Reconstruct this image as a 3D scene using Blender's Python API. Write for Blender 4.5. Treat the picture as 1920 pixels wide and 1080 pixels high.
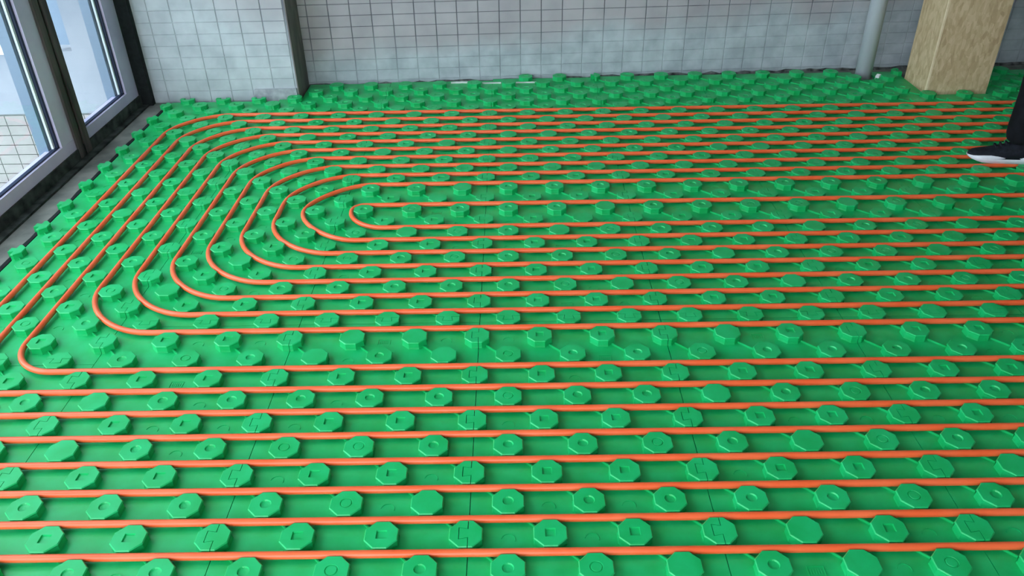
import bpy, bmesh, math, random
from mathutils import Matrix, Vector
random.seed(7)
scene = bpy.context.scene
for o in list(bpy.data.objects):
    bpy.data.objects.remove(o)

# ------------------------------------------------------------------ camera
U = 0.1            # one lattice step of the stud panels: 100 mm
STUD_H = 0.025     # height of a stud above its sheet
F_PX = 1515.62
RR = ((0.99987085, -0.00306607, -0.01577598),
      (-0.01494653, -0.53816171, -0.84270907),
      (-0.00590622, 0.84283603, -0.53813804))
cam_d = bpy.data.cameras.new('camera')
cam = bpy.data.objects.new('camera', cam_d)
scene.collection.objects.link(cam)
cam_d.sensor_fit = 'HORIZONTAL'
cam_d.sensor_width = 36.0
cam_d.lens = F_PX / 1920.0 * 36.0
cam_d.clip_start = 0.05
cam_d.clip_end = 200
m = Matrix.Identity(4)
for i in range(3):
    m[i][0] = RR[0][i]
    m[i][1] = -RR[1][i]
    m[i][2] = -RR[2][i]
m[0][3], m[1][3], m[2][3] = 0.129326, -1.299466, 1.515847 + STUD_H
cam.matrix_world = m
scene.camera = cam

# ------------------------------------------------------------------ sky, exposure
world = bpy.data.worlds.new('overcast_sky')
scene.world = world
world.use_nodes = True
wn = world.node_tree
bg = wn.nodes['Background']
bg.inputs['Color'].default_value = (0.86, 0.93, 1.0, 1)
bg.inputs['Strength'].default_value = 1.0
vs = scene.view_settings
vs.view_transform = 'Standard'
vs.look = 'None'
vs.gamma = 1.0
vs.use_curve_mapping = False
vs.exposure = 2.55

COL = scene.collection

# ------------------------------------------------------------------ helpers
def lin(r, g, b):
    f = lambda v: (v / 255) / 12.92 if v / 255 <= 0.04045 else ((v / 255 + 0.055) / 1.055) ** 2.4
    return (f(r), f(g), f(b), 1)

def mat(name, col, rough=0.5, spec=0.5, metal=0.0):
    mt = bpy.data.materials.new(name)
    mt.use_nodes = True
    b = mt.node_tree.nodes['Principled BSDF']
    b.inputs['Base Color'].default_value = col
    b.inputs['Roughness'].default_value = rough
    b.inputs['Specular IOR Level'].default_value = spec
    b.inputs['Metallic'].default_value = metal
    return mt

def N(mt, t, **kw):
    n = mt.node_tree.nodes.new(t)
    for k, v in kw.items():
        setattr(n, k, v)
    return n

def noisy(name, c1, c2, scale=8.0, rough=0.6, bump=0.0, spec=0.4, stretch=None, detail=4, lo=0.35, hi=0.65):
    mt = mat(name, c1, rough, spec)
    nt = mt.node_tree
    b = nt.nodes['Principled BSDF']
    geo = N(mt, 'ShaderNodeNewGeometry')
    src = geo.outputs['Position']
    if stretch:
        mp = N(mt, 'ShaderNodeMapping')
        mp.inputs['Scale'].default_value = stretch
        nt.links.new(src, mp.inputs['Vector'])
        src = mp.outputs['Vector']
    nz = N(mt, 'ShaderNodeTexNoise')
    nz.inputs['Scale'].default_value = scale
    nz.inputs['Detail'].default_value = detail
    nt.links.new(src, nz.inputs['Vector'])
    rp = N(mt, 'ShaderNodeValToRGB')
    rp.color_ramp.elements[0].color = c1
    rp.color_ramp.elements[1].color = c2
    rp.color_ramp.elements[0].position = lo
    rp.color_ramp.elements[1].position = hi
    nt.links.new(nz.outputs['Fac'], rp.inputs['Fac'])
    nt.links.new(rp.outputs['Color'], b.inputs['Base Color'])
    if bump:
        bp = N(mt, 'ShaderNodeBump')
        bp.inputs['Strength'].default_value = bump
        bp.inputs['Distance'].default_value = 0.01
        nt.links.new(nz.outputs['Fac'], bp.inputs['Height'])
        nt.links.new(bp.outputs['Normal'], b.inputs['Normal'])
    return mt

class MB:
    """collects vertices and faces of one mesh"""
    def __init__(self):
        self.v = []
        self.f = []
        self.mi = []
        self.cur = 0
    def add(self, vs_, fs_):
        k = len(self.v)
        self.v += [tuple(p) for p in vs_]
        for f in fs_:
            self.f.append([k + i for i in f])
            self.mi.append(self.cur)
    def box(self, x0, x1, y0, y1, z0, z1):
        self.add([(x0, y0, z0), (x1, y0, z0), (x1, y1, z0), (x0, y1, z0),
                  (x0, y0, z1), (x1, y0, z1), (x1, y1, z1), (x0, y1, z1)],
                 [(0, 3, 2, 1), (4, 5, 6, 7), (0, 1, 5, 4), (1, 2, 6, 5), (2, 3, 7, 6), (3, 0, 4, 7)])
    def obox(self, p, q, w, z0, z1):
        """bar between plan points p and q, w wide"""
        dx, dy = q[0] - p[0], q[1] - p[1]
        l = math.hypot(dx, dy)
        nx, ny = -dy / l * w / 2, dx / l * w / 2
        a = [(p[0] + nx, p[1] + ny), (p[0] - nx, p[1] - ny), (q[0] - nx, q[1] - ny), (q[0] + nx, q[1] + ny)]
        self.add([(x, y, z0) for x, y in a] + [(x, y, z1) for x, y in a],
                 [(0, 3, 2, 1), (4, 5, 6, 7), (0, 1, 5, 4), (1, 2, 6, 5), (2, 3, 7, 6), (3, 0, 4, 7)])
    def loft(self, rings, cap0=True, cap1=True):
        k = len(self.v)
        n = len(rings[0])
        for r in rings:
            self.v += [tuple(p) for p in r]
        for i in range(len(rings) - 1):
            for j in range(n):
                a, b = k + i * n + j, k + i * n + (j + 1) % n
                self.f.append([a, b, b + n, a + n])
                self.mi.append(self.cur)
        if cap0:
            self.f.append([k + j for j in reversed(range(n))])
            self.mi.append(self.cur)
        if cap1:
            self.f.append([k + (len(rings) - 1) * n + j for j in range(n)])
            self.mi.append(self.cur)
    def mesh(self, name, mats=(), smooth=False):
        me = bpy.data.meshes.new(name)
        me.from_pydata(self.v, [], self.f)
        for mt in mats:
            me.materials.append(mt)
        for p, i in zip(me.polygons, self.mi):
            p.material_index = i
            p.use_smooth = smooth
        bm = bmesh.new()
        bm.from_mesh(me)
        bmesh.ops.recalc_face_normals(bm, faces=bm.faces)
        bm.to_mesh(me)
        bm.free()
        me.update()
        return me
    def build(self, name, mats, parent=None, smooth=False, loc=None):
        if not isinstance(mats, (list, tuple)):
            mats = [mats]
        return link(name, self.mesh(name, mats, smooth), parent, loc)

def link(name, data, parent=None, loc=None):
    o = bpy.data.objects.new(name, data)
    COL.objects.link(o)
    if parent is not None:
        o.parent = parent
    if loc is not None:
        o.location = loc
    return o

def tag(o, label, cat, group=None):
    o['label'] = label
    o['category'] = cat
    if group:
        o['group'] = group
    return o

def empty(name, loc):
    return link(name, None, None, loc)

def struct(o):
    o['kind'] = 'structure'
    return o

# ------------------------------------------------------------------ materials
def green_plastic():
    mt = noisy('green_plastic', lin(12, 176, 92), lin(24, 190, 110), 14, 0.38, 0.0, 0.5)
    nt = mt.node_tree
    b = nt.nodes['Principled BSDF']
    geo = N(mt, 'ShaderNodeNewGeometry')
    nz = N(mt, 'ShaderNodeTexNoise')
    nz.inputs['Scale'].default_value = 35
    nz.inputs['Detail'].default_value = 5
    nt.links.new(geo.outputs['Position'], nz.inputs['Vector'])
    mr = N(mt, 'ShaderNodeMapRange')
    mr.inputs['To Min'].default_value = 0.30
    mr.inputs['To Max'].default_value = 0.52
    nt.links.new(nz.outputs['Fac'], mr.inputs['Value'])
    nt.links.new(mr.outputs['Result'], b.inputs['Roughness'])
    return mt
GREEN = green_plastic()
ORANGE = noisy('orange_pipe_plastic', lin(248, 98, 50), lin(252, 112, 66), 9, 0.34, 0, 0.5)
CONCRETE = noisy('grey_screed', lin(104, 106, 102), lin(138, 139, 132), 9, 0.9, 0.4, 0.2, detail=8)
DARK_CONC = noisy('dark_stained_concrete', lin(34, 40, 38), lin(74, 80, 76), 16, 0.85, 0.5, 0.2, detail=8)
ALU = noisy('lavender_grey_aluminium', lin(192, 184, 214), lin(208, 202, 228), 6, 0.42, 0, 0.5)
ALU_HIGHLIGHT = mat('aluminium_bead_highlight', lin(236, 246, 252), 0.3, 0.5)  # near-white colour paints in the bead's specular highlight
ALU_BLUE = mat('blue_grey_outer_frame', lin(112, 130, 148), 0.45, 0.5)
GASKET = mat('dark_blue_gasket', lin(18, 34, 66), 0.6)
DARK_POST = noisy('grimy_dark_post', lin(46, 42, 42), lin(94, 88, 84), 14, 0.7, 0.2, 0.3, stretch=(1, 1, 0.15), detail=8)
BLACK_STRIPS = noisy('black_sealant_and_strip', lin(10, 16, 18), lin(24, 32, 32), 40, 0.9)
PLASTER = noisy('pale_plaster', lin(198, 200, 204), lin(214, 212, 214), 3, 0.85)
WHITE = noisy('white_foam', lin(225, 228, 226), lin(240, 240, 238), 20, 0.8)
PVC = noisy('grey_pvc', lin(190, 192, 200), lin(204, 206, 214), 5, 0.35, stretch=(3, 3, 0.6))
CEIL = mat('raw_ceiling', lin(190, 190, 188), 0.9)

def smear_mat(name, base1, base2, cem1, cem2, rough, z_a, z_b, kx=-0.06):
    """tile or joint colour, with grey cement slurry smeared over the lower courses (a stain with its own ragged edge)"""
    mt = noisy(name, base1, base2, 5, rough, 0, 0.35)
    nt = mt.node_tree
    b = nt.nodes['Principled BSDF']
    base = b.inputs['Base Color'].links[0].from_socket
    geo = N(mt, 'ShaderNodeNewGeometry')
    sep = N(mt, 'ShaderNodeSeparateXYZ')
    nt.links.new(geo.outputs['Position'], sep.inputs['Vector'])
    nz = N(mt, 'ShaderNodeTexNoise')
    nz.inputs['Scale'].default_value = 2.6
    nz.inputs['Detail'].default_value = 6
    nt.links.new(geo.outputs['Position'], nz.inputs['Vector'])
    ad = N(mt, 'ShaderNodeMath', operation='MULTIPLY_ADD')
    nt.links.new(nz.outputs['Fac'], ad.inputs[0])
    ad.inputs[1].default_value = -0.34
    nt.links.new(sep.outputs['Z'], ad.inputs[2])
    ax = N(mt, 'ShaderNodeMath', operation='MULTIPLY_ADD')
    nt.links.new(sep.outputs['X'], ax.inputs[0])
    ax.inputs[1].default_value = kx
    nt.links.new(ad.outputs[0], ax.inputs[2])
    mr = N(mt, 'ShaderNodeMapRange')
    mr.inputs['From Min'].default_value = z_a
    mr.inputs['From Max'].default_value = z_b
    mr.inputs['To Min'].default_value = 1.0
    mr.inputs['To Max'].default_value = 0.0
    nt.links.new(ax.outputs[0], mr.inputs['Value'])
    nz2 = N(mt, 'ShaderNodeTexNoise')
    nz2.inputs['Scale'].default_value = 11
    nz2.inputs['Detail'].default_value = 8
    nt.links.new(geo.outputs['Position'], nz2.inputs['Vector'])
    cr = N(mt, 'ShaderNodeValToRGB')
    cr.color_ramp.elements[0].color = cem1
    cr.color_ramp.elements[1].color = cem2
    cr.color_ramp.elements[0].position = 0.35
    cr.color_ramp.elements[1].position = 0.65
    nt.links.new(nz2.outputs['Fac'], cr.inputs['Fac'])
    mx = N(mt, 'ShaderNodeMix', data_type='RGBA')
    nt.links.new(mr.outputs['Result'], mx.inputs[0])
    nt.links.new(base, mx.inputs[6])
    nt.links.new(cr.outputs['Color'], mx.inputs[7])
    nt.links.new(mx.outputs[2], b.inputs['Base Color'])
    return mt
CEM1, CEM2 = lin(160, 168, 174), lin(184, 192, 197)
TILE = smear_mat('grey_wall_tile', lin(160, 156, 160), lin(176, 171, 174), CEM1, CEM2, 0.45, 0.0, 0.12)
JOINT = smear_mat('dark_tile_joint', lin(92, 92, 100), lin(112, 112, 118), lin(148, 155, 161), lin(178, 186, 191), 0.8, -0.02, 0.15)
TILE_P = smear_mat('pillar_tile', lin(166, 164, 168), lin(180, 177, 181), lin(172, 179, 184), lin(190, 197, 201), 0.45, -0.55, -0.30, 0.55)
JOINT_P = smear_mat('pillar_tile_joint', lin(104, 106, 116), lin(126, 128, 136), lin(164, 171, 176), lin(186, 193, 197), 0.8, -0.66, -0.28, 0.55)

def glass_mat():
    mt = bpy.data.materials.new('clear_window_glass')
    mt.use_nodes = True
    nt = mt.node_tree
    nt.nodes.clear()
    out = nt.nodes.new('ShaderNodeOutputMaterial')
    tr = nt.nodes.new('ShaderNodeBsdfTransparent')
    tr.inputs['Color'].default_value = (0.88, 0.93, 0.96, 1)
    gl = nt.nodes.new('ShaderNodeBsdfGlossy')
    gl.inputs['Roughness'].default_value = 0.02
    fr = nt.nodes.new('ShaderNodeLayerWeight')
    fr.inputs['Blend'].default_value = 0.5
    pw = nt.nodes.new('ShaderNodeMath')
    pw.operation = 'POWER'
    pw.inputs[1].default_value = 4.0
    nt.links.new(fr.outputs['Facing'], pw.inputs[0])
    sc = nt.nodes.new('ShaderNodeMath')
    sc.operation = 'MULTIPLY_ADD'
    sc.inputs[1].default_value = 0.6
    sc.inputs[2].default_value = 0.03
    nt.links.new(pw.outputs[0], sc.inputs[0])
    mx = nt.nodes.new('ShaderNodeMixShader')
    nt.links.new(sc.outputs[0], mx.inputs['Fac'])
    nt.links.new(tr.outputs[0], mx.inputs[1])
    nt.links.new(gl.outputs[0], mx.inputs[2])
    nt.links.new(mx.outputs[0], out.inputs['Surface'])
    return mt
GLASS = glass_mat()

def osb_mat():
    mt = mat('strand_board', lin(170, 145, 105), 0.7, 0.3)
    nt = mt.node_tree
    b = nt.nodes['Principled BSDF']
    geo = N(mt, 'ShaderNodeNewGeometry')
    last = None
    cols = []
    for rot, sc in ((0.5, 1.0), (-0.7, 1.15)):
        mp = N(mt, 'ShaderNodeMapping')
        mp.inputs['Rotation'].default_value = (0.2, rot, 0.1)
        mp.inputs['Scale'].default_value = (60 * sc, 60 * sc, 22 * sc)
        nt.links.new(geo.outputs['Position'], mp.inputs['Vector'])
        vo = N(mt, 'ShaderNodeTexVoronoi')
        vo.inputs['Scale'].default_value = 1.0
        vo.inputs['Randomness'].default_value = 1.0
        nt.links.new(mp.outputs['Vector'], vo.inputs['Vector'])
        sp = N(mt, 'ShaderNodeSeparateColor')
        nt.links.new(vo.outputs['Color'], sp.inputs['Color'])
        cols.append(sp.outputs[0])
    ad = N(mt, 'ShaderNodeMath', operation='ADD')
    nt.links.new(cols[0], ad.inputs[0])
    nt.links.new(cols[1], ad.inputs[1])
    nz = N(mt, 'ShaderNodeTexNoise')
    nz.inputs['Scale'].default_value = 12
    nz.inputs['Detail'].default_value = 6
    nt.links.new(geo.outputs['Position'], nz.inputs['Vector'])
    ad2 = N(mt, 'ShaderNodeMath', operation='MULTIPLY_ADD')
    nt.links.new(nz.outputs['Fac'], ad2.inputs[0])
    ad2.inputs[1].default_value = 1.6
    nt.links.new(ad.outputs[0], ad2.inputs[2])
    mr = N(mt, 'ShaderNodeMapRange')
    mr.inputs['From Min'].default_value = 0.9
    mr.inputs['From Max'].default_value = 2.6
    nt.links.new(ad2.outputs[0], mr.inputs['Value'])
    cr = N(mt, 'ShaderNodeValToRGB')
    cr.color_ramp.elements[0].color = lin(178, 152, 116)
    cr.color_ramp.elements[1].color = lin(212, 188, 152)
    e = cr.color_ramp.elements.new(0.5)
    e.color = lin(196, 171, 133)
    nt.links.new(mr.outputs['Result'], cr.inputs['Fac'])
    nt.links.new(cr.outputs['Color'], b.inputs['Base Color'])
    return mt
OSB = osb_mat()
OSB_EDGE = noisy('pale_cut_board_edge', lin(220, 198, 162), lin(232, 212, 178), 30, 0.7)

# ------------------------------------------------------------------ room shell
FLOOR_Z = -0.014
mb = MB()
mb.box(-2.06, 6.0, -3.2, 3.9, FLOOR_Z - 0.2, FLOOR_Z)
struct(mb.build('floor', CONCRETE))
mb = MB()
mb.box(-2.2, 6.0, -3.2, 3.9, 3.0, 3.15)
struct(mb.build('ceiling', CEIL))

# tiled back wall, running slightly off the panel grid
WY0, WSL = 3.39, 0.047           # y at x = -1.1, slope
def wall_y(x):
    return WY0 + WSL * (x + 1.1)

def tiled_wall(name, x0, x1, xoff, zoff, yfun, thick, keep, zmax, TILE, JOINT):
    """joint-coloured backing with proud tiles; the largest in view are tiles of their own, the rest one part"""
    mbk = MB()
    y0, y1 = yfun(x0), yfun(x1)
    mbk.add([(x0, y0, FLOOR_Z), (x1, y1, FLOOR_Z), (x1, y1 + thick, FLOOR_Z), (x0, y0 + thick, FLOOR_Z),
             (x0, y0, 3.0), (x1, y1, 3.0), (x1, y1 + thick, 3.0), (x0, y0 + thick, 3.0)],
            [(0, 3, 2, 1), (4, 5, 6, 7), (0, 1, 5, 4), (1, 2, 6, 5), (2, 3, 7, 6), (3, 0, 4, 7)])
    wall = struct(mbk.build(name, JOINT))
    PX, PZ, G, T = 0.1209, 0.063, 0.0048, 0.0028
    ang = math.atan2(y1 - y0, x1 - x0)
    ca, sa = math.cos(ang), math.sin(ang)
    cache = {}
    def tile_mesh(w, h):
        key = (round(w, 4), round(h, 4))
        if key not in cache:
            t = MB()
            b = 0.0012
            t.loft([[(0, 0, 0), (w, 0, 0), (w, 0, h), (0, 0, h)],
                    [(0, -T + b, 0), (w, -T + b, 0), (w, -T + b, h), (0, -T + b, h)],
                    [(b, -T, b), (w - b, -T, b), (w - b, -T, h - b), (b, -T, h - b)]], cap0=False)
            cache[key] = t.mesh('tile', [TILE])
        return cache[key]
    rest = MB()
    cols = []
    k = math.floor((x0 - xoff) / PX)
    while xoff + k * PX < x1:
        a, b = max(x0, xoff + k * PX + G / 2), min(x1, xoff + (k + 1) * PX - G / 2)
        if b - a > 0.012:
            cols.append((a, b))
        k += 1
    r = math.floor((FLOOR_Z - zoff) / PZ)
    n = 0
    while zoff + r * PZ < 2.99:
        za, zb = max(FLOOR_Z, zoff + r * PZ + G * 0.32), min(3.0, zoff + (r + 1) * PZ - G * 0.32)
        r += 1
        if zb - za < 0.012:
            continue
        for a, b in cols:
            w = (b - a) / ca
            if zb < zmax and keep(a) and n < 300:
                n += 1
                o = link('tile', tile_mesh(w, zb - za), wall, (a, yfun(a), za))
                o.rotation_euler.z = ang
            else:
                xa, ya, xb, yb = a, yfun(a), b, yfun(b)
                ox, oy = sa * T, -ca * T
                rest.add([(xa, ya, za), (xb, yb, za), (xb, yb, zb), (xa, ya, zb),
                          (xa + ox, ya + oy, za), (xb + ox, yb + oy, za), (xb + ox, yb + oy, zb), (xa + ox, ya + oy, zb)],
                         [(4, 5, 6, 7), (0, 1, 5, 4), (1, 2, 6, 5), (2, 3, 7, 6), (3, 0, 4, 7)])
    if rest.v:
        o = rest.build('upper_tiles', TILE, wall)
        o['kind'] = 'stuff'
    return wall

tiled_wall('wall_back', -1.13, 5.0, -0.915, 0.390, wall_y, 0.25, lambda x: x < 3.3, 0.58, TILE, JOINT)
PIL_Y, PIL_X = 3.145, -1.088
pillar = tiled_wall('wall_pillar', -2.10, PIL_X, -1.460, 0.494, lambda x: PIL_Y, 0.6, lambda x: x > -1.95, 0.70, TILE_P, JOINT_P)
# darker rendered return of the pillar
mb = MB()
mb.box(PIL_X, PIL_X + 0.006, PIL_Y - 0.003, wall_y(PIL_X) + 0.05, FLOOR_Z, 3.0)
mb.build('return_render', noisy('dark_render', lin(106, 98, 98), lin(132, 124, 120), 18, 0.9, 0.3, stretch=(1, 1, 0.3)), pillar)
# unseen wall added to cut fill light from behind the camera; rest stays open
mb = MB()
mb.box(0.4, 5.2, -3.4, -3.2, FLOOR_Z, 3.0)
struct(mb.build('front_fill_blocker', PLASTER))
# right end wall
mb = MB()
mb.box(5.0, 5.2, -3.2, 3.95, FLOOR_Z, 3.0)
struct(mb.build('wall_right', PLASTER))
# dark mottled strip where the tiled wall meets the floor
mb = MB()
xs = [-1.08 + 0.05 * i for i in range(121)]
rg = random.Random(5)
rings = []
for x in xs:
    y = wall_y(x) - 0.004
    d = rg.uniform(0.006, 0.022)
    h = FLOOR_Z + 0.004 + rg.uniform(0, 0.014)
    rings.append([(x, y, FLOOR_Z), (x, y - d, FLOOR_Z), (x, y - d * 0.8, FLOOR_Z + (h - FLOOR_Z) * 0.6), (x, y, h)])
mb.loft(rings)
struct(mb.build('wall_foot_strip', noisy('dark_mottled_grey', lin(52, 54, 54), lin(120, 122, 120), 26, 0.9, 0.4, detail=8)))
# small cement patch plate at the pillar foot
mb = MB()
mb.loft([[(-1.335, PIL_Y - 0.002, -0.01), (-1.092, PIL_Y - 0.002, -0.01), (-1.092, PIL_Y - 0.002, 0.062), (-1.33, PIL_Y - 0.002, 0.06)],
         [(-1.345, PIL_Y - 0.016, -0.01), (-1.092, PIL_Y - 0.016, -0.01), (-1.092, PIL_Y - 0.014, 0.060), (-1.325, PIL_Y - 0.012, 0.058)]])
tag(mb.build('cement_plate', noisy('rough_cement', lin(140, 144, 150), lin(178, 182, 186), 22, 0.9, 0.5, detail=8)),
    'small rough grey cement patch at the foot of the tiled pillar', 'cement patch')

# ------------------------------------------------------------------ window wall on the left
XF = -1.97
ZTOP = 2.85
mb = MB()
mb.box(-2.10, XF + 0.008, -3.2, PIL_Y - 0.004, FLOOR_Z, 0.048)
mb.box(XF + 0.008, -1.925, -3.2, PIL_Y - 0.05, FLOOR_Z, FLOOR_Z + 0.010)
struct(mb.build('trim_1', DARK_CONC))
mb = MB()
mb.box(-2.10, XF, -3.2, PIL_Y - 0.004, ZTOP, 3.0)
struct(mb.build('wall_left', PLASTER))

def window(name, y0, y1, side0, side1):
    """aluminium frame, gasket line, bead with painted highlight and pane; the profile returns outward behind the glass"""
    w = struct(empty(name, (XF, (y0 + y1) / 2, 0.048)))
    def part(nm, mt, boxes):
        b = MB()
        for q in boxes:
            b.box(*q)
        o = b.build(nm, mt)
        for v in o.data.vertices:
            v.co -= w.location
        o.parent = w
        return o
    bot = 0.103
    top = ZTOP - 0.09
    ia, ib = y0 + side0, y1 - side1
    part('frame_rail', ALU, [(-2.03, XF, y0, y1, 0.048, bot)])
    part('frame_rail', ALU, [(-2.03, XF, y0, y1, top, ZTOP)])
    part('frame_stile', ALU, [(-2.03, XF - 0.0005, y0, ia, bot, top)])
    part('frame_stile', ALU, [(-2.03, XF - 0.0005, ib, y1, bot, top)])
    g = 0.016
    part('gasket', GASKET, [(-2.0, XF - 0.012, ia, ib, bot, bot + 0.006), (-2.0, XF - 0.012, ia, ib, top - g, top),
                            (-2.0, XF - 0.012, ia, ia + g, bot, top), (-2.0, XF - 0.012, ib - g, ib, bot, top)])
    part('glazing_bead', ALU_HIGHLIGHT, [(-2.004, -1.994, ib - g - 0.014, ib - g, bot, top), (-2.004, -1.994, ia + g, ia + g + 0.014, bot, top)])
    part('outer_frame', ALU_BLUE, [(-2.06, -2.012, ib - 0.045, ib, bot - 0.03, top), (-2.06, -2.012, ia, ia + 0.045, bot - 0.03, top),
                                   (-2.06, -2.012, ia, ib, bot - 0.05, bot - 0.02)])
    part('pane', GLASS, [(-2.006, -2.000, ia, ib, bot, top)])
    return w
window('window_1', -0.30, 2.332, 0.11, 0.112)
window('window_2', 2.446, 3.10, 0.012, 0.135)
window('window_3', -2.95, -0.415, 0.11, 0.11)
for k, y in enumerate((2.389, -0.3575)):
    mb = MB()
    mb.box(-2.06, XF + 0.012, y - 0.0565, y - 0.012, 0.0, ZTOP)
    mb.box(-2.06, XF + 0.002, y - 0.012, y + 0.010, 0.0, ZTOP)
    mb.box(-2.06, XF + 0.014, y + 0.010, y + 0.0565, 0.0, ZTOP)
    struct(mb.build('trim_%d' % (k + 2), DARK_POST))
mb = MB()
mb.box(-2.05, -1.905, 3.103, PIL_Y - 0.0035, FLOOR_Z, 3.0)
struct(mb.build('trim_4', BLACK_STRIPS))

# outside: the facade returns at right angles beyond the glass and drops below the floor
mb = MB()
FY = 3.40
def facade():
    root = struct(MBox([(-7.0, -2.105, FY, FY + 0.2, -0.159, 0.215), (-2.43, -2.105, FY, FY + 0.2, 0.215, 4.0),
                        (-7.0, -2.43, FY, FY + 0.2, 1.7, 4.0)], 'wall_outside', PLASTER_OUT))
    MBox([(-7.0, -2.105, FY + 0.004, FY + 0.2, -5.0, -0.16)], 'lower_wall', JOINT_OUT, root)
    t = MB()
    t.box(0, 0.1161, -0.006, 0, 0, 0.0582)
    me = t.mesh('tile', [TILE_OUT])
    rest = MB()
    n = 0
    for r in range(28):
        z = -0.163 - (r + 1) * 0.063
        for c in range(38):
            x = -2.11 - (c + 1) * 0.1209
            if r < 12 and c < 16:
                link('tile', me, root, (x, FY, z))
            else:
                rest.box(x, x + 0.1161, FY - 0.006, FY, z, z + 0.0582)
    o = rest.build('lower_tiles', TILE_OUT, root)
    o['kind'] = 'stuff'
    MBox([(-7.0, -2.60, FY - 0.012, FY + 0.05, 0.205, 0.245)], 'sill', WHITE, root)
    MBox([(-2.52, -2.445, FY + 0.03, FY + 0.09, 0.245, 1.7)], 'frame_stile', ALU_BLUE, root)
    MBox([(-3.5, -3.44, FY + 0.03, FY + 0.09, 0.245, 1.7)], 'frame_stile', ALU_BLUE, root)
    MBox([(-7.0, -2.52, FY + 0.03, FY + 0.09, 0.40, 0.44)], 'frame_rail', ALU_BLUE, root)
    MBox([(-7.0, -2.52, FY + 0.06, FY + 0.07, 0.245, 1.7)], 'pane', mat('grey_green_glass', lin(120, 146, 152), 0.15), root)
def MBox(boxes, name, mt, parent=None):
    b = MB()
    for q in boxes:
        b.box(*q)
    return b.build(name, mt, parent)
PLASTER_OUT = noisy('shade_darkened_facade_plaster', lin(128, 134, 142), lin(142, 146, 152), 3, 0.85)  # outdoor shade is put into this darker plaster colour
TILE_OUT = noisy('shade_darkened_facade_tile', lin(136, 131, 128), lin(148, 143, 139), 7, 0.5)  # tile colour darkened too, standing in for the outdoor shade
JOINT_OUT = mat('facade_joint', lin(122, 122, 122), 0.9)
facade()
mb = MB()
mb.box(-30, -2.3, -30, 30, -5.2, -5.0)
struct(mb.build('floor_outside', CONCRETE))

# ------------------------------------------------------------------ stud meshes
HW = 0.0400                       # half width of a stud cap
LEVELS = [(0.0, 1.0), (0.005, 0.965), (0.0185, 0.95), (0.0203, 0.985), (0.0226, 1.0), (STUD_H, 0.945)]
T8 = math.tan(math.pi / 8)
OCT = [(1, -T8), (1, T8), (T8, 1), (-T8, 1), (-1, T8), (-1, -T8), (-T8, -1), (T8, -1)]
SEAM = 0.005                      # the joints run a little off the stud centres

def stud_mesh(kind):
    b = MB()
    ring8 = lambda s, z: [(x * HW * s, y * HW * s, z) for x, y in OCT]
    if kind == 'flat':
        b.loft([ring8(s, z) for z, s in LEVELS], cap0=False)
    else:
        b.loft([ring8(s, z) for z, s in LEVELS[:-1]], cap0=False, cap1=False)
        # 16-sided top so that the mark in its centre meets it cleanly
        z, s = LEVELS[-1]
        top = []
        for i in range(8):
            a, c = OCT[i], OCT[(i + 1) % 8]
            top.append((a[0] * HW * s, a[1] * HW * s, z))
            top.append(((a[0] + c[0]) / 2 * HW * s, (a[1] + c[1]) / 2 * HW * s, z))
        low = [(x * HW, y * HW, LEVELS[-2][0]) for x, y in OCT]
        k = len(b.v)
        b.v += low + top
        for i in range(8):
            j = (i + 1) % 8
            b.f.append([k + i, k + j, k + 8 + (2 * j) % 16, k + 8 + 2 * i + 1, k + 8 + 2 * i])
            b.mi.append(0)
        angs = [math.atan2(p[1], p[0]) for p in top]
        def circ(r, zz):
            return [(r * math.cos(t), r * math.sin(t), zz) for t in angs]
        def sq(r, zz):
            out = []
            for t in angs:
                m_ = max(abs(math.cos(t)), abs(math.sin(t)))
                out.append((r * math.cos(t) / m_, r * math.sin(t) / m_, zz))
            return out
        if kind == 'square':
            rings = [top, sq(0.0125, z), sq(0.0116, z - 0.0045)]
        elif kind == 'dish':
            rings = [top, circ(0.0140, z), circ(0.0120, z - 0.0036), circ(0.005, z - 0.0042)]
        else:
            rings = [top, circ(0.0160, z), circ(0.0150, z - 0.0022), circ(0.0132, z - 0.0022), circ(0.0122, z)]
        b.loft(rings, cap0=False)
    return b.mesh('stud', [GREEN])

def half_mesh(which, rot):
    """one half of a stud split by a dovetail joint; the far half carries the tongue"""
    g = 0.0009
    T = [(SEAM, 0.0135), (-0.0165, 0.0175), (-0.0165, -0.0165), (SEAM, -0.0125)]
    o = [(x * HW, y * HW) for x, y in OCT]
    if which == 'near':   # x < SEAM with the socket
        outer = [(o[3], 1), (o[4], 1), (o[5], 1), (o[6], 1)]
        pts = [((SEAM - g, HW), 2)] + outer + [((SEAM - g, -HW), 2)]
        pts += [((SEAM - g, T[3][1] - g), 0), ((T[2][0] - g, T[2][1] - g), 0), ((T[1][0] - g, T[1][1] + g), 0), ((SEAM - g, T[0][1] + g), 0)]
    else:
        outer = [(o[7], 1), (o[0], 1), (o[1], 1), (o[2], 1)]
        pts = [((SEAM + g, -HW), 2)] + outer + [((SEAM + g, HW), 2)]
        pts += [((SEAM + g, T[0][1] - g), 0), ((T[1][0] + g, T[1][1] - g), 0), ((T[2][0] + g, T[2][1] + g), 0), ((SEAM + g, T[3][1] + g), 0)]
    rings = []
    for z, s in LEVELS:
        r = []
        for (x, y), fl in pts:
            if fl == 1:
                x, y = x * s, y * s
            elif fl == 2:
                y = y * s
            if rot:
                x, y = -y, x
            r.append((x, y, z))
        rings.append(r)
    b = MB()
    b.loft(rings, cap0=False)
    return b.mesh('half_stud', [GREEN])

STUD = {k: stud_mesh(k) for k in ('square', 'dish', 'ring', 'flat')}
HALF = {(w, r): half_mesh(w, r) for w in ('near', 'far') for r in (0, 1)}

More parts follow.
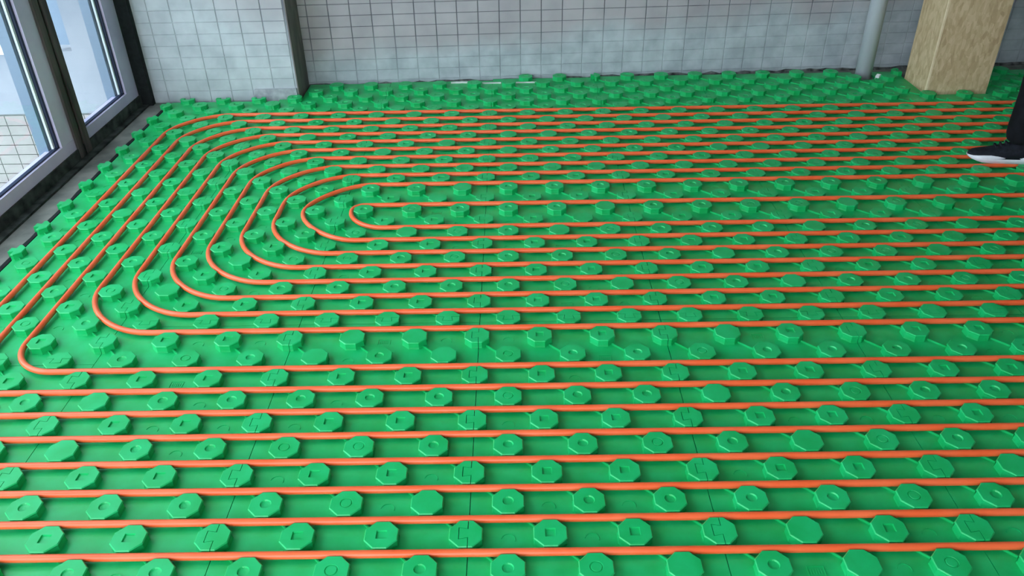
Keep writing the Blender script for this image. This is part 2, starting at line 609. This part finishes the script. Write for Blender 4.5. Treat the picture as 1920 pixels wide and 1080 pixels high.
# ------------------------------------------------------------------ panels
def stud_ok(c, r):
    x, y = c * U, r * U
    if x - 0.04 < PIL_X + 0.01 and y + 0.04 > PIL_Y - 0.002:
        return False
    if y + 0.041 > wall_y(x - 0.04):
        return False
    if 2.37 < x < 2.78 and 3.005 < y < 3.36:        # boarded column
        return False
    if math.hypot(x - 2.19, y - 3.38) < 0.095:      # standpipe
        return False
    return True

def heating_panel(c0, c1, r0, r1, rects, label, south=True, north=True, west=True, east=True):
    """one interlocking stud panel: rects are its sheet (lattice units), studs stand on it"""
    ox, oy = c0 * U, r0 * U
    root = empty('heating_mat', (ox, oy, 0))
    tag(root, label, 'heating mat', 'green stud panels covering the floor')
    g = 0.0010
    b = MB()
    def inside(c, r, mrg=0.0):
        return any(a - mrg <= c <= bb + mrg and d - mrg <= r <= e + mrg for a, bb, d, e in rects)
    for a, bb, d, e in rects:
        xa = a * U + (SEAM + g if a == c0 else 0)
        xb = bb * U + (SEAM - g if bb == c1 else 0)
        ya = d * U + (SEAM + g if d == r0 else 0)
        yb = e * U + (SEAM - g if e == r1 else 0)
        b.box(xa - ox, xb - ox, ya - oy, yb - oy, -0.012, 0.0)
    cs = range(math.ceil(c0), math.floor(c1) + 1)
    rs = range(math.ceil(r0), math.floor(r1) + 1)
    studs = []
    for r in rs:
        for c in cs:
            if (c + r) % 2:
                continue
            if not inside(c, r, 0.01) or not stud_ok(c, r):
                continue
            onw, one, ons, onn = c == c0, c == c1, r == r0, r == r1
            if r % 2 == 0:
                if onw:
                    if west: studs.append((c, r, HALF['far', 0], 'half_stud'))
                    continue
                if one:
                    if east: studs.append((c, r, HALF['near', 0], 'half_stud'))
                    continue
                if ons or onn:
                    continue
                k = 'square' if random.random() < 0.93 else 'flat'
            else:
                if onw or one:
                    continue
                if ons:
                    if south: studs.append((c, r, HALF['far', 1], 'half_stud'))
                    continue
                if onn:
                    if north: studs.append((c, r, HALF['near', 1], 'half_stud'))
                    continue
                q = random.random()
                k = 'dish' if q < 0.58 else ('ring' if q < 0.86 else 'flat')
            studs.append((c, r, STUD[k], 'stud'))
    have = {(s[0], s[1]) for s in studs}
    # moulded ribs from stud to stud, ring marks and little stamped plates on the sheet
    for c, r, _, _ in studs:
        if (c + 1, r - 1) in have:
            d = 0.0425 / U / math.sqrt(2) * 0.98
            p = ((c + d) * U - ox, (r - d) * U - oy)
            q = ((c + 1 - d) * U - ox, (r - 1 + d) * U - oy)
            b.obox(p, q, 0.0036, 0.0, 0.0066)
    rnd = random.Random(c0 * 31 + r0)
    for r in rs:
        for c in cs:
            if (c + r) % 2 == 1 and inside(c - 0.6, r - 0.3) and inside(c + 0.6, r + 0.3) and c0 + 0.6 < c < c1 - 0.6 and r0 + 0.5 < r < r1 - 0.5:
                x, y = c * U - ox, r * U - oy
                q = rnd.random()
                if q < 0.30:
                    n = 9
                    arc = [(x + 0.017 * math.cos(t), y + 0.017 * math.sin(t)) for t in [(-0.3 + 3.3 * i / n) for i in range(n + 1)]]
                    for a_, b_ in zip(arc, arc[1:]):
                        b.obox(a_, b_, 0.0014, 0.0, 0.0014)
                elif q < 0.38:
                    for dx in (-0.019, 0.019):
                        b.box(x + dx - 0.0007, x + dx + 0.0007, y - 0.013, y + 0.013, 0, 0.0015)
                    b.box(x - 0.019, x + 0.019, y + 0.0123, y + 0.0137, 0, 0.0015)
                    for i in range(5):
                        b.box(x - 0.013 + i * 0.006, x - 0.0115 + i * 0.006, y - 0.009, y + 0.006, 0, 0.0012)
    b.build('base_sheet', GREEN, root)
    for c, r, me, nm in studs:
        link(nm, me, root, (c * U - ox, r * U - oy, 0))
    return root

ORD = ['first', 'second', 'third', 'fourth', 'fifth', 'sixth', 'seventh', 'eighth', 'ninth']
STRIPS = [-18, -12, -6, 0, 6, 12, 18, 24, 30]
for i, c0 in enumerate(STRIPS):
    c1 = c0 + 6
    sh = -2 if c0 == -18 else 0
    for row, (ra, rb) in (('front', (-3, 9)), ('middle', (9, 21)), ('back', (21, 33))):
        if row == 'front' and c0 > 24:
            continue
        ra, rb = ra + sh, rb + sh
        rects = [(c0, c1, ra, rb)]
        if row == 'back' and c0 == -12:
            rects = [(c0, c1, ra, 31.3), (-10.7, c1, 31.3, rb)]
        if row == 'back' and c0 == 24:
            rects = [(c0, c1, ra, 30.35), (27.5, c1, 30.35, rb)]
        where = {'front': 'front row nearest the camera', 'middle': 'middle row', 'back': 'back row towards the tiled wall'}[row]
        if c0 == -18:
            lab = 'green studded heating panel beside the window wall, ' + where
        else:
            lab = 'green studded heating panel, %s, %s from the window wall' % (where, ORD[i])
        heating_panel(c0, c1, ra, rb, rects, lab)
# cut strips that fill the gap up to the tiled wall
for i, c0 in enumerate(STRIPS[1:]):
    c1 = c0 + 6
    a = max(c0, -10.7)
    if c0 == 24:
        a = 27.5
    re = math.floor(wall_y(a * U) / U * 20 - 3.2) / 20
    re = min(re, 34.42)
    rects = [(a, c1, 33, re)]
    if c0 == 18:
        rects = [(18, 21.35, 33, re), (22.45, 24, 33, re)]
    heating_panel(c0, c1, 33, re, rects,
                  'narrow cut green strip of studs under the tiled wall, %s from the pillar' % ORD[i], north=False, east=re > 34.3, west=re > 34.3)

mb = MB()  # thin black strip with a ragged outer side, along the mats
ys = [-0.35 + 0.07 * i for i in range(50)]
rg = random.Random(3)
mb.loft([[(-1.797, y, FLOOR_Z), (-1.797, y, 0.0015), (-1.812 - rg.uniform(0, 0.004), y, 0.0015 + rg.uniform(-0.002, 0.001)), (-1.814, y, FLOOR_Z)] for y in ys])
tag(mb.build('black_strip', BLACK_STRIPS), 'thin black strip along the window side of the green mats', 'edging')

# ------------------------------------------------------------------ pipes
PR = 0.0096
PZ = 0.0066 + PR + 0.0001

def fillet(P0, corner, P1, h, n=14):
    out = []
    for i in range(n + 1):
        t = i / n
        a = (P0[0] + (corner[0] - P0[0]) * h, P0[1] + (corner[1] - P0[1]) * h)
        b = (P1[0] + (corner[0] - P1[0]) * h, P1[1] + (corner[1] - P1[1]) * h)
        s = 1 - t
        out.append(tuple(s ** 3 * P0[k] + 3 * s * s * t * a[k] + 3 * s * t * t * b[k] + t ** 3 * P1[k] for k in (0, 1)))
    return out

def tube(name, path, label, group):
    pts = [Vector((x * U, y * U, 0)) for x, y in path]
    # thin out coincident points
    q = [pts[0]]
    for p in pts[1:]:
        if (p - q[-1]).length > 0.004:
            q.append(p)
    n = 14
    org = q[len(q) // 2].copy()
    rings = []
    for i, p in enumerate(q):
        d = (q[min(i + 1, len(q) - 1)] - q[max(i - 1, 0)]).normalized()
        s = Vector((d.y, -d.x, 0))
        sag = 0.0
        rings.append([(p.x - org.x + s.x * PR * math.cos(t), p.y - org.y + s.y * PR * math.cos(t), PR * math.sin(t) + sag)
                      for t in [2 * math.pi * k / n for k in range(n)]])
    b = MB()
    b.loft(rings)
    o = b.build(name, ORANGE, None, True, (org.x, org.y, PZ))
    return tag(o, label, 'pipe', group)

def line(a, b, step=1.0):
    n = max(1, int(math.hypot(b[0] - a[0], b[1] - a[1]) / step))
    return [(a[0] + (b[0] - a[0]) * i / n, a[1] + (b[1] - a[1]) * i / n) for i in range(n + 1)]

def run_end(r):
    return 29.9 if r < 9 else 35.9

GRP = 'orange heating pipes clipped between the studs'
def loop(col, rt, rb, label, Rt=2.75, Rb=2.75, ht=0.49, hb=0.49):
    """runs in along row rt, bends down column col and runs back out along row rb"""
    p = line((run_end(rt), rt), (col + Rt, rt))
    p += fillet((col + Rt, rt), (col, rt), (col, rt - Rt), ht)
    p += line((col, rt - Rt), (col, rb + Rb)) if rt - Rt - rb - Rb > 0.1 else []
    p += fillet((col, rb + Rb), (col, rb), (col + Rb, rb), hb)
    p += line((col + Rb, rb), (run_end(rb), rb))
    tube('heating_pipe', p, label, GRP)

# innermost hairpin
p = line((35.9, 17.5), (-5.04, 17.5))
p += fillet((-5.04, 17.5), (-5.5, 17.5), (-5.5, 17.04), 0.5, 8)
p += fillet((-5.5, 16.95), (-5.5, 15.5), (-4.05, 15.5), 0.5, 14)
p += line((-4.05, 15.5), (35.9, 15.5))
tube('heating_pipe', p, 'innermost orange pipe, a tight hairpin bend around two studs', GRP)
nth = ['second', 'third', 'fourth', 'fifth', 'sixth', 'seventh', 'eighth']
spec = [(-7.5, 19.5, 14.5), (-8.5, 20.5, 13.5), (-9.5, 21.5, 12.5), (-10.5, 22.5, 11.5),
        (-11.5, 23.5, 10.5), (-12.5, 24.5, 9.5), (-13.5, 25.5, 8.5)]
for (cl, rt, rb), w in zip(spec, nth):
    if rb == 14.5:
        loop(cl, rt, rb, 'orange pipe loop, second outward from the innermost hairpin', 2.5, 2.5, 0.42, 0.42)
    elif rb == 13.5:
        loop(cl, rt, rb, 'orange pipe loop, third outward from the innermost hairpin')
    else:
        loop(cl, rt, rb, 'orange pipe loop, %s outward from the innermost hairpin' % w)
loop(-14.5, 26.5, 6.5, 'orange pipe loop with the tight lower corner near the left edge', 2.75, 1.5, 0.49, 0.53)
loop(-15.5, 27.5, 5.5, 'orange pipe loop second from the window, along the second back run', 2.75, 1.4, 0.49, 0.5)
loop(-16.5, 28.5, 4.5, 'outermost orange pipe loop, nearest the window and the tiled wall', 2.75, 1.4, 0.49, 0.5)
near = ['fifth', 'fourth', 'third', 'second', None]
for k, r in enumerate((3.5, 2.5, 1.5, 0.5, -0.5)):
    col = -16.5 + k
    p = line((run_end(r), r), (col + 1.4, r)) + fillet((col + 1.4, r), (col, r), (col, r - 1.4), 0.5)
    p += line((col, r - 1.4), (col, -2.9))
    lab = 'orange pipe running straight across, %s from the camera' % near[k] if near[k] else 'orange pipe running straight across, nearest the camera'
    tube('heating_pipe', p, lab, GRP)

# ------------------------------------------------------------------ boarded column and standpipe
root = empty('boarded_column', (2.575, 3.18, FLOOR_Z))
tag(root, 'square column boxed in brown strand board at the back right', 'column')
cx, cy, cz = root.location
def cpart(nm, mt, *q):
    b = MB()
    b.box(q[0] - cx, q[1] - cx, q[2] - cy, q[3] - cy, q[4] - cz, q[5] - cz)
    return b.build(nm, mt, root)
cpart('front_board', OSB, 2.412, 2.74, 3.045, 3.057, FLOOR_Z, 2.99)
cpart('side_board', OSB, 2.405, 2.417, 3.0575, 3.32, FLOOR_Z, 2.99)
cpart('side_board', OSB, 2.728, 2.74, 3.0575, 3.32, FLOOR_Z, 2.99)
cpart('back_board', OSB, 2.4175, 2.7275, 3.308, 3.32, FLOOR_Z, 2.99)
cpart('corner_edge', OSB_EDGE, 2.404, 2.4118, 3.044, 3.0573, FLOOR_Z, 2.99)

root = empty('standpipe', (2.19, 3.39, FLOOR_Z))
tag(root, 'grey plastic standpipe rising beside the boarded column', 'pipe')
def ring(r, z, n=28):
    return [(r * math.cos(2 * math.pi * i / n), r * math.sin(2 * math.pi * i / n), z) for i in range(n)]
b = MB()
b.loft([ring(0.046, 0), ring(0.046, 3.0)])
b.build('tube', PVC, root, True)
b = MB()
b.loft([ring(0.0462, 1.30), ring(0.053, 1.305), ring(0.053, 1.42), ring(0.0462, 1.425)])
b.build('coupling', PVC, root, True)

# ------------------------------------------------------------------ small loose bits along the wall
def scrap(x, y, l, w, h, rz, label, mt=WHITE, z=FLOOR_Z):
    b = MB()
    n = 6
    rr = random.Random(int(x * 1000))
    rings = []
    for i in range(n + 1):
        t = -0.5 + i / n
        j = rr.uniform(-0.15, 0.15) * w
        k = rr.uniform(0.8, 1.1)
        rings.append([(t * l, -w / 2 + j, 0), (t * l, w / 2 + j, 0), (t * l, w / 2 + j, h * k), (t * l, -w / 2 + j, h * k)])
    b.loft(rings)
    o = b.build('foam_offcut', mt, None, False, (x, y, z))
    o.rotation_euler.z = rz
    tag(o, label, 'foam offcut', 'white foam scraps along the wall')
scrap(-0.19, 3.366, 0.10, 0.014, 0.007, 0.04, 'short white foam strip at the foot of the tiled wall, leftmost one', z=0.0)
scrap(0.00, 3.350, 0.11, 0.010, 0.006, 0.0, 'thin white foam strip near the tiled wall, middle of the three', z=0.0)
scrap(0.205, 3.350, 0.125, 0.010, 0.006, 0.01, 'thin white foam strip near the tiled wall, rightmost of the three', z=0.0)
scrap(2.262, 3.345, 0.03, 0.02, 0.03, 0.9, 'crumpled white foam scrap beside the grey standpipe')

# ------------------------------------------------------------------ person at the right edge
CLOTH = noisy('black_trouser_cloth', lin(12, 13, 16), lin(20, 21, 26), 30, 0.9, 0.1, 0.2)
SHIRT = noisy('dark_shirt_cloth', lin(26, 28, 36), lin(38, 40, 50), 30, 0.9, 0.1, 0.2)
SKIN = noisy('skin', lin(196, 150, 124), lin(206, 160, 134), 12, 0.55)
HAIR = noisy('black_hair', lin(14, 12, 12), lin(28, 24, 22), 60, 0.6)
SHOE_M = noisy('black_shoe_knit', lin(14, 16, 24), lin(28, 30, 40), 60, 0.75, 0.1, 0.3)
SOLE_M = noisy('white_shoe_sole', lin(214, 214, 222), lin(232, 232, 238), 20, 0.6)

def skin_mesh(name, verts, edges, radii, root_i, sub=2):
    me = bpy.data.meshes.new(name)
    me.from_pydata(verts, edges, [])
    o = bpy.data.objects.new(name + '_tmp', me)
    COL.objects.link(o)
    o.modifiers.new('skin', 'SKIN').use_smooth_shade = True
    s = o.modifiers.new('sub', 'SUBSURF')
    s.levels = s.render_levels = sub
    for i, r in enumerate(radii):
        d = me.skin_vertices[0].data[i]
        d.radius = r if isinstance(r, tuple) else (r, r)
        d.use_root = i == root_i
    bpy.context.view_layer.update()
    dg = bpy.context.evaluated_depsgraph_get()
    out = bpy.data.meshes.new_from_object(o.evaluated_get(dg))
    out.name = name
    bpy.data.objects.remove(o)
    for p in out.polygons:
        p.use_smooth = True
    return out

PX0, PY0 = 2.44, 1.97
person = empty('person', (PX0, PY0, STUD_H))
tag(person, 'person in black trousers and black white-soled shoes standing at the right edge', 'person')
TOE1, HEEL1 = Vector((2.186, 2.120)), Vector((2.462, 2.062))
TOE2, HEEL2 = Vector((2.42, 1.80)), Vector((2.70, 1.815))
V, E, RD = [], [], []
def jv(p, r, parent=None):
    V.append((p[0] - PX0, p[1] - PY0, p[2] - STUD_H))
    RD.append(r)
    if parent is not None:
        E.append((parent, len(V) - 1))
    return len(V) - 1
pel = jv((2.475, 1.955, 0.97), (0.155, 0.115))
wst = jv((2.48, 1.955, 1.10), (0.145, 0.105), pel)
chs = jv((2.475, 1.955, 1.30), (0.165, 0.115), wst)
shl = jv((2.48, 1.955, 1.43), (0.13, 0.09), chs)
nck = jv((2.465, 1.955, 1.51), 0.062, shl)
h1 = jv((2.44, 1.955, 1.59), (0.086, 0.094), nck)
h2 = jv((2.437, 1.955, 1.665), (0.098, 0.112), h1)
h3 = jv((2.44, 1.955, 1.735), (0.07, 0.08), h2)
for sy, ank, kx in ((1, HEEL1, 2.375), (-1, HEEL2, 2.60)):
    tdir = (TOE1 - HEEL1).normalized() if sy > 0 else (TOE2 - HEEL2).normalized()
    a = ank + tdir * 0.075
    hp = jv((2.475, 1.955 + sy * 0.09, 0.90), 0.098, pel)
    th = jv((2.44 if sy > 0 else 2.52, 1.955 + sy * 0.105, 0.72), 0.092, hp)
    ky = 1.955 + sy * 0.12
    kn = jv((kx, ky, 0.52), 0.078, th)
    cf = jv((kx + 0.014, (ky + a.y) / 2, 0.34), 0.079, kn)
    cu = jv((a.x - 0.012, a.y, 0.165), 0.069, cf)
    an = jv((a.x - 0.008, a.y, 0.105), 0.066, cu)
HANDS = []
for sy in (1, -1):
    s0 = jv((2.48, 1.955 + sy * 0.175, 1.415), 0.062, shl)
    el = jv((2.50, 1.955 + sy * 0.235, 1.14), 0.046, s0)
    wr = jv((2.43, 1.955 + sy * 0.225, 0.91), 0.031, el)
    HANDS.append((Vector((2.43, 1.955 + sy * 0.225, 0.91)), sy))
body = skin_mesh('body', V, E, RD, pel)
for mt in (CLOTH, SHIRT, SKIN):
    body.materials.append(mt)
for p_ in body.polygons:
    z = p_.center.z + STUD_H
    yy = abs(p_.center.y + PY0 - 1.955)
    p_.material_index = 2 if z > 1.50 or (z < 0.99 and yy > 0.185 and z > 0.86) else (1 if z > 0.99 or yy > 0.20 else 0)
bo = link('body', body, person)
bo['label'] = 'black trousered legs and dark top'
# face and hair
b = MB()
def dome(cx_, cy_, cz_, rx, ry, rz, a0, a1, n=16, m_=8):
    rings = []
    for i in range(m_ + 1):
        t = a0 + (a1 - a0) * i / m_
        rings.append([(cx_ + rx * math.cos(t) * math.cos(2 * math.pi * k / n), cy_ + ry * math.cos(t) * math.sin(2 * math.pi * k / n),
                       cz_ + rz * math.sin(t)) for k in range(n)])
    return rings
b.loft(dome(0.022, -0.015, 1.685 - STUD_H, 0.098, 0.088, 0.095, -0.25, 1.5))
b.build('hair', HAIR, person, True)
b = MB()
b.loft(dome(-0.098, -0.015, 1.645 - STUD_H, 0.018, 0.012, 0.022, -1.5, 1.5))
b.build('nose', SKIN, person, True)
for sy in (1, -1):
    b = MB()
    b.loft(dome(-0.082, -0.015 + sy * 0.031, 1.668 - STUD_H, 0.008, 0.013, 0.007, -1.5, 1.5))
    b.build('eye', HAIR, person, True)
    b = MB()
    b.loft(dome(0.002, -0.015 + sy * 0.079, 1.655 - STUD_H, 0.018, 0.010, 0.031, -1.5, 1.5))
    b.build('ear', SKIN, person, True)
b = MB()
b.loft(dome(-0.080, -0.015, 1.605 - STUD_H, 0.010, 0.024, 0.006, -1.5, 1.5))
b.build('mouth', noisy('lips', lin(168, 100, 92), lin(176, 108, 98), 20), person, True)
for wp, sy in HANDS:
    V2, E2, R2 = [], [], []
    def hv(dx, dy, dz, r, pa=None):
        V2.append((wp.x - PX0 + dx, wp.y - PY0 + dy * sy, wp.z - STUD_H + dz))
        R2.append(r)
        if pa is not None:
            E2.append((pa, len(V2) - 1))
        return len(V2) - 1
    w0 = hv(0, 0, 0.02, 0.025)
    pm = hv(-0.008, 0, -0.04, (0.032, 0.018), w0)
    pk = hv(-0.012, 0, -0.075, (0.036, 0.015), pm)
    for i, L in enumerate((0.066, 0.075, 0.070, 0.055)):
        fx = -0.038 + i * 0.018
        k0 = hv(fx, 0, -0.07, 0.0095)
        k1 = hv(fx - 0.003, -0.004, -0.07 - L * 0.5, 0.009, k0)
        k2 = hv(fx - 0.002, -0.016, -0.07 - L * 0.85, 0.0082, k1)
        hv(fx, -0.028, -0.07 - L, 0.0075, k2)
    k0 = hv(-0.025, -0.004, -0.03, 0.012)
    k1 = hv(-0.052, -0.010, -0.055, 0.0105, k0)
    hv(-0.058, -0.016, -0.088, 0.009, k1)
    hm = skin_mesh('hand', V2, E2, R2, 0, 1)
    hm.materials.append(SKIN)
    link('hand', hm, person)

def shoe(toe, heel, side):
    d = (toe - heel)
    L = d.length
    ang = math.atan2(d.y, d.x)
    r_ = link('shoe', None, person, (heel.x - PX0, heel.y - PY0, 0))
    r_.rotation_euler.z = ang
    def outline(t, k):
        # half widths on the inner and outer side along the foot
        w = 0.036 + 0.014 * math.sin(min(1, t / 0.72) * math.pi / 2) ** 2
        if t > 0.72:
            w *= math.sqrt(max(0.0, 1 - ((t - 0.72) / 0.285) ** 2))
        if t < 0.1:
            w *= math.sqrt(max(0.0, 1 - ((0.1 - t) / 0.105) ** 2))
        return w * (1.0 if k > 0 else 0.94)
    ts = [0.0, 0.015, 0.04, 0.1, 0.2, 0.3, 0.4, 0.5, 0.6, 0.7, 0.8, 0.88, 0.94, 0.98, 1.0]
    # sole: wavy top edge
    rings = []
    for t in ts:
        zt = 0.030 + 0.006 * math.cos(t * 9.0) + (0.010 if t < 0.3 else 0.0) * (1 - t / 0.3)
        z0 = 0.0 + (0.016 * ((t - 0.75) / 0.25) ** 2 if t > 0.75 else 0)
        a, c = outline(t, 1) + 0.003, outline(t, -1) + 0.003
        rings.append([(t * L, -a * 0.93, z0), (t * L, c * 0.93, z0), (t * L, c, zt * 0.6 + z0 * 0.4), (t * L, c * 0.97, zt), (t * L, -a * 0.97, zt), (t * L, -a, zt * 0.6 + z0 * 0.4)])
    q = MB()
    q.loft(rings)
    q.build('sole', SOLE_M, r_, True)
    rings = []
    for t in ts:
        a = outline(t, 1)
        if t < 0.32:
            top = 0.100 - 0.01 * t
        else:
            top = 0.048 + 0.049 * max(0, (1 - (t - 0.32) / 0.55)) ** 1.2
        if t > 0.88:
            top = 0.048 - 0.016 * ((t - 0.88) / 0.12) ** 2
        z0 = 0.022
        r = []
        for k in range(9):
            th_ = math.pi * k / 8
            r.append((t * L, -math.cos(th_) * a * (1 - 0.18 * math.sin(th_)), z0 + (top - z0) * math.sin(th_) ** 0.75))
        rings.append(r)
    q = MB()
    q.loft(rings)
    q.build('upper', SHOE_M, r_, True)
    q = MB()
    for i in range(4):
        t = 0.40 + i * 0.075
        zz = 0.050 + 0.049 * max(0, (1 - (t - 0.32) / 0.55)) ** 1.2
        q.box(t * L - 0.004, t * L + 0.004, -0.02, 0.02, zz - 0.006, zz + 0.003)
    q.build('laces', SHOE_M, r_)
shoe(TOE1, HEEL1, 1)
shoe(TOE2, HEEL2, -1)
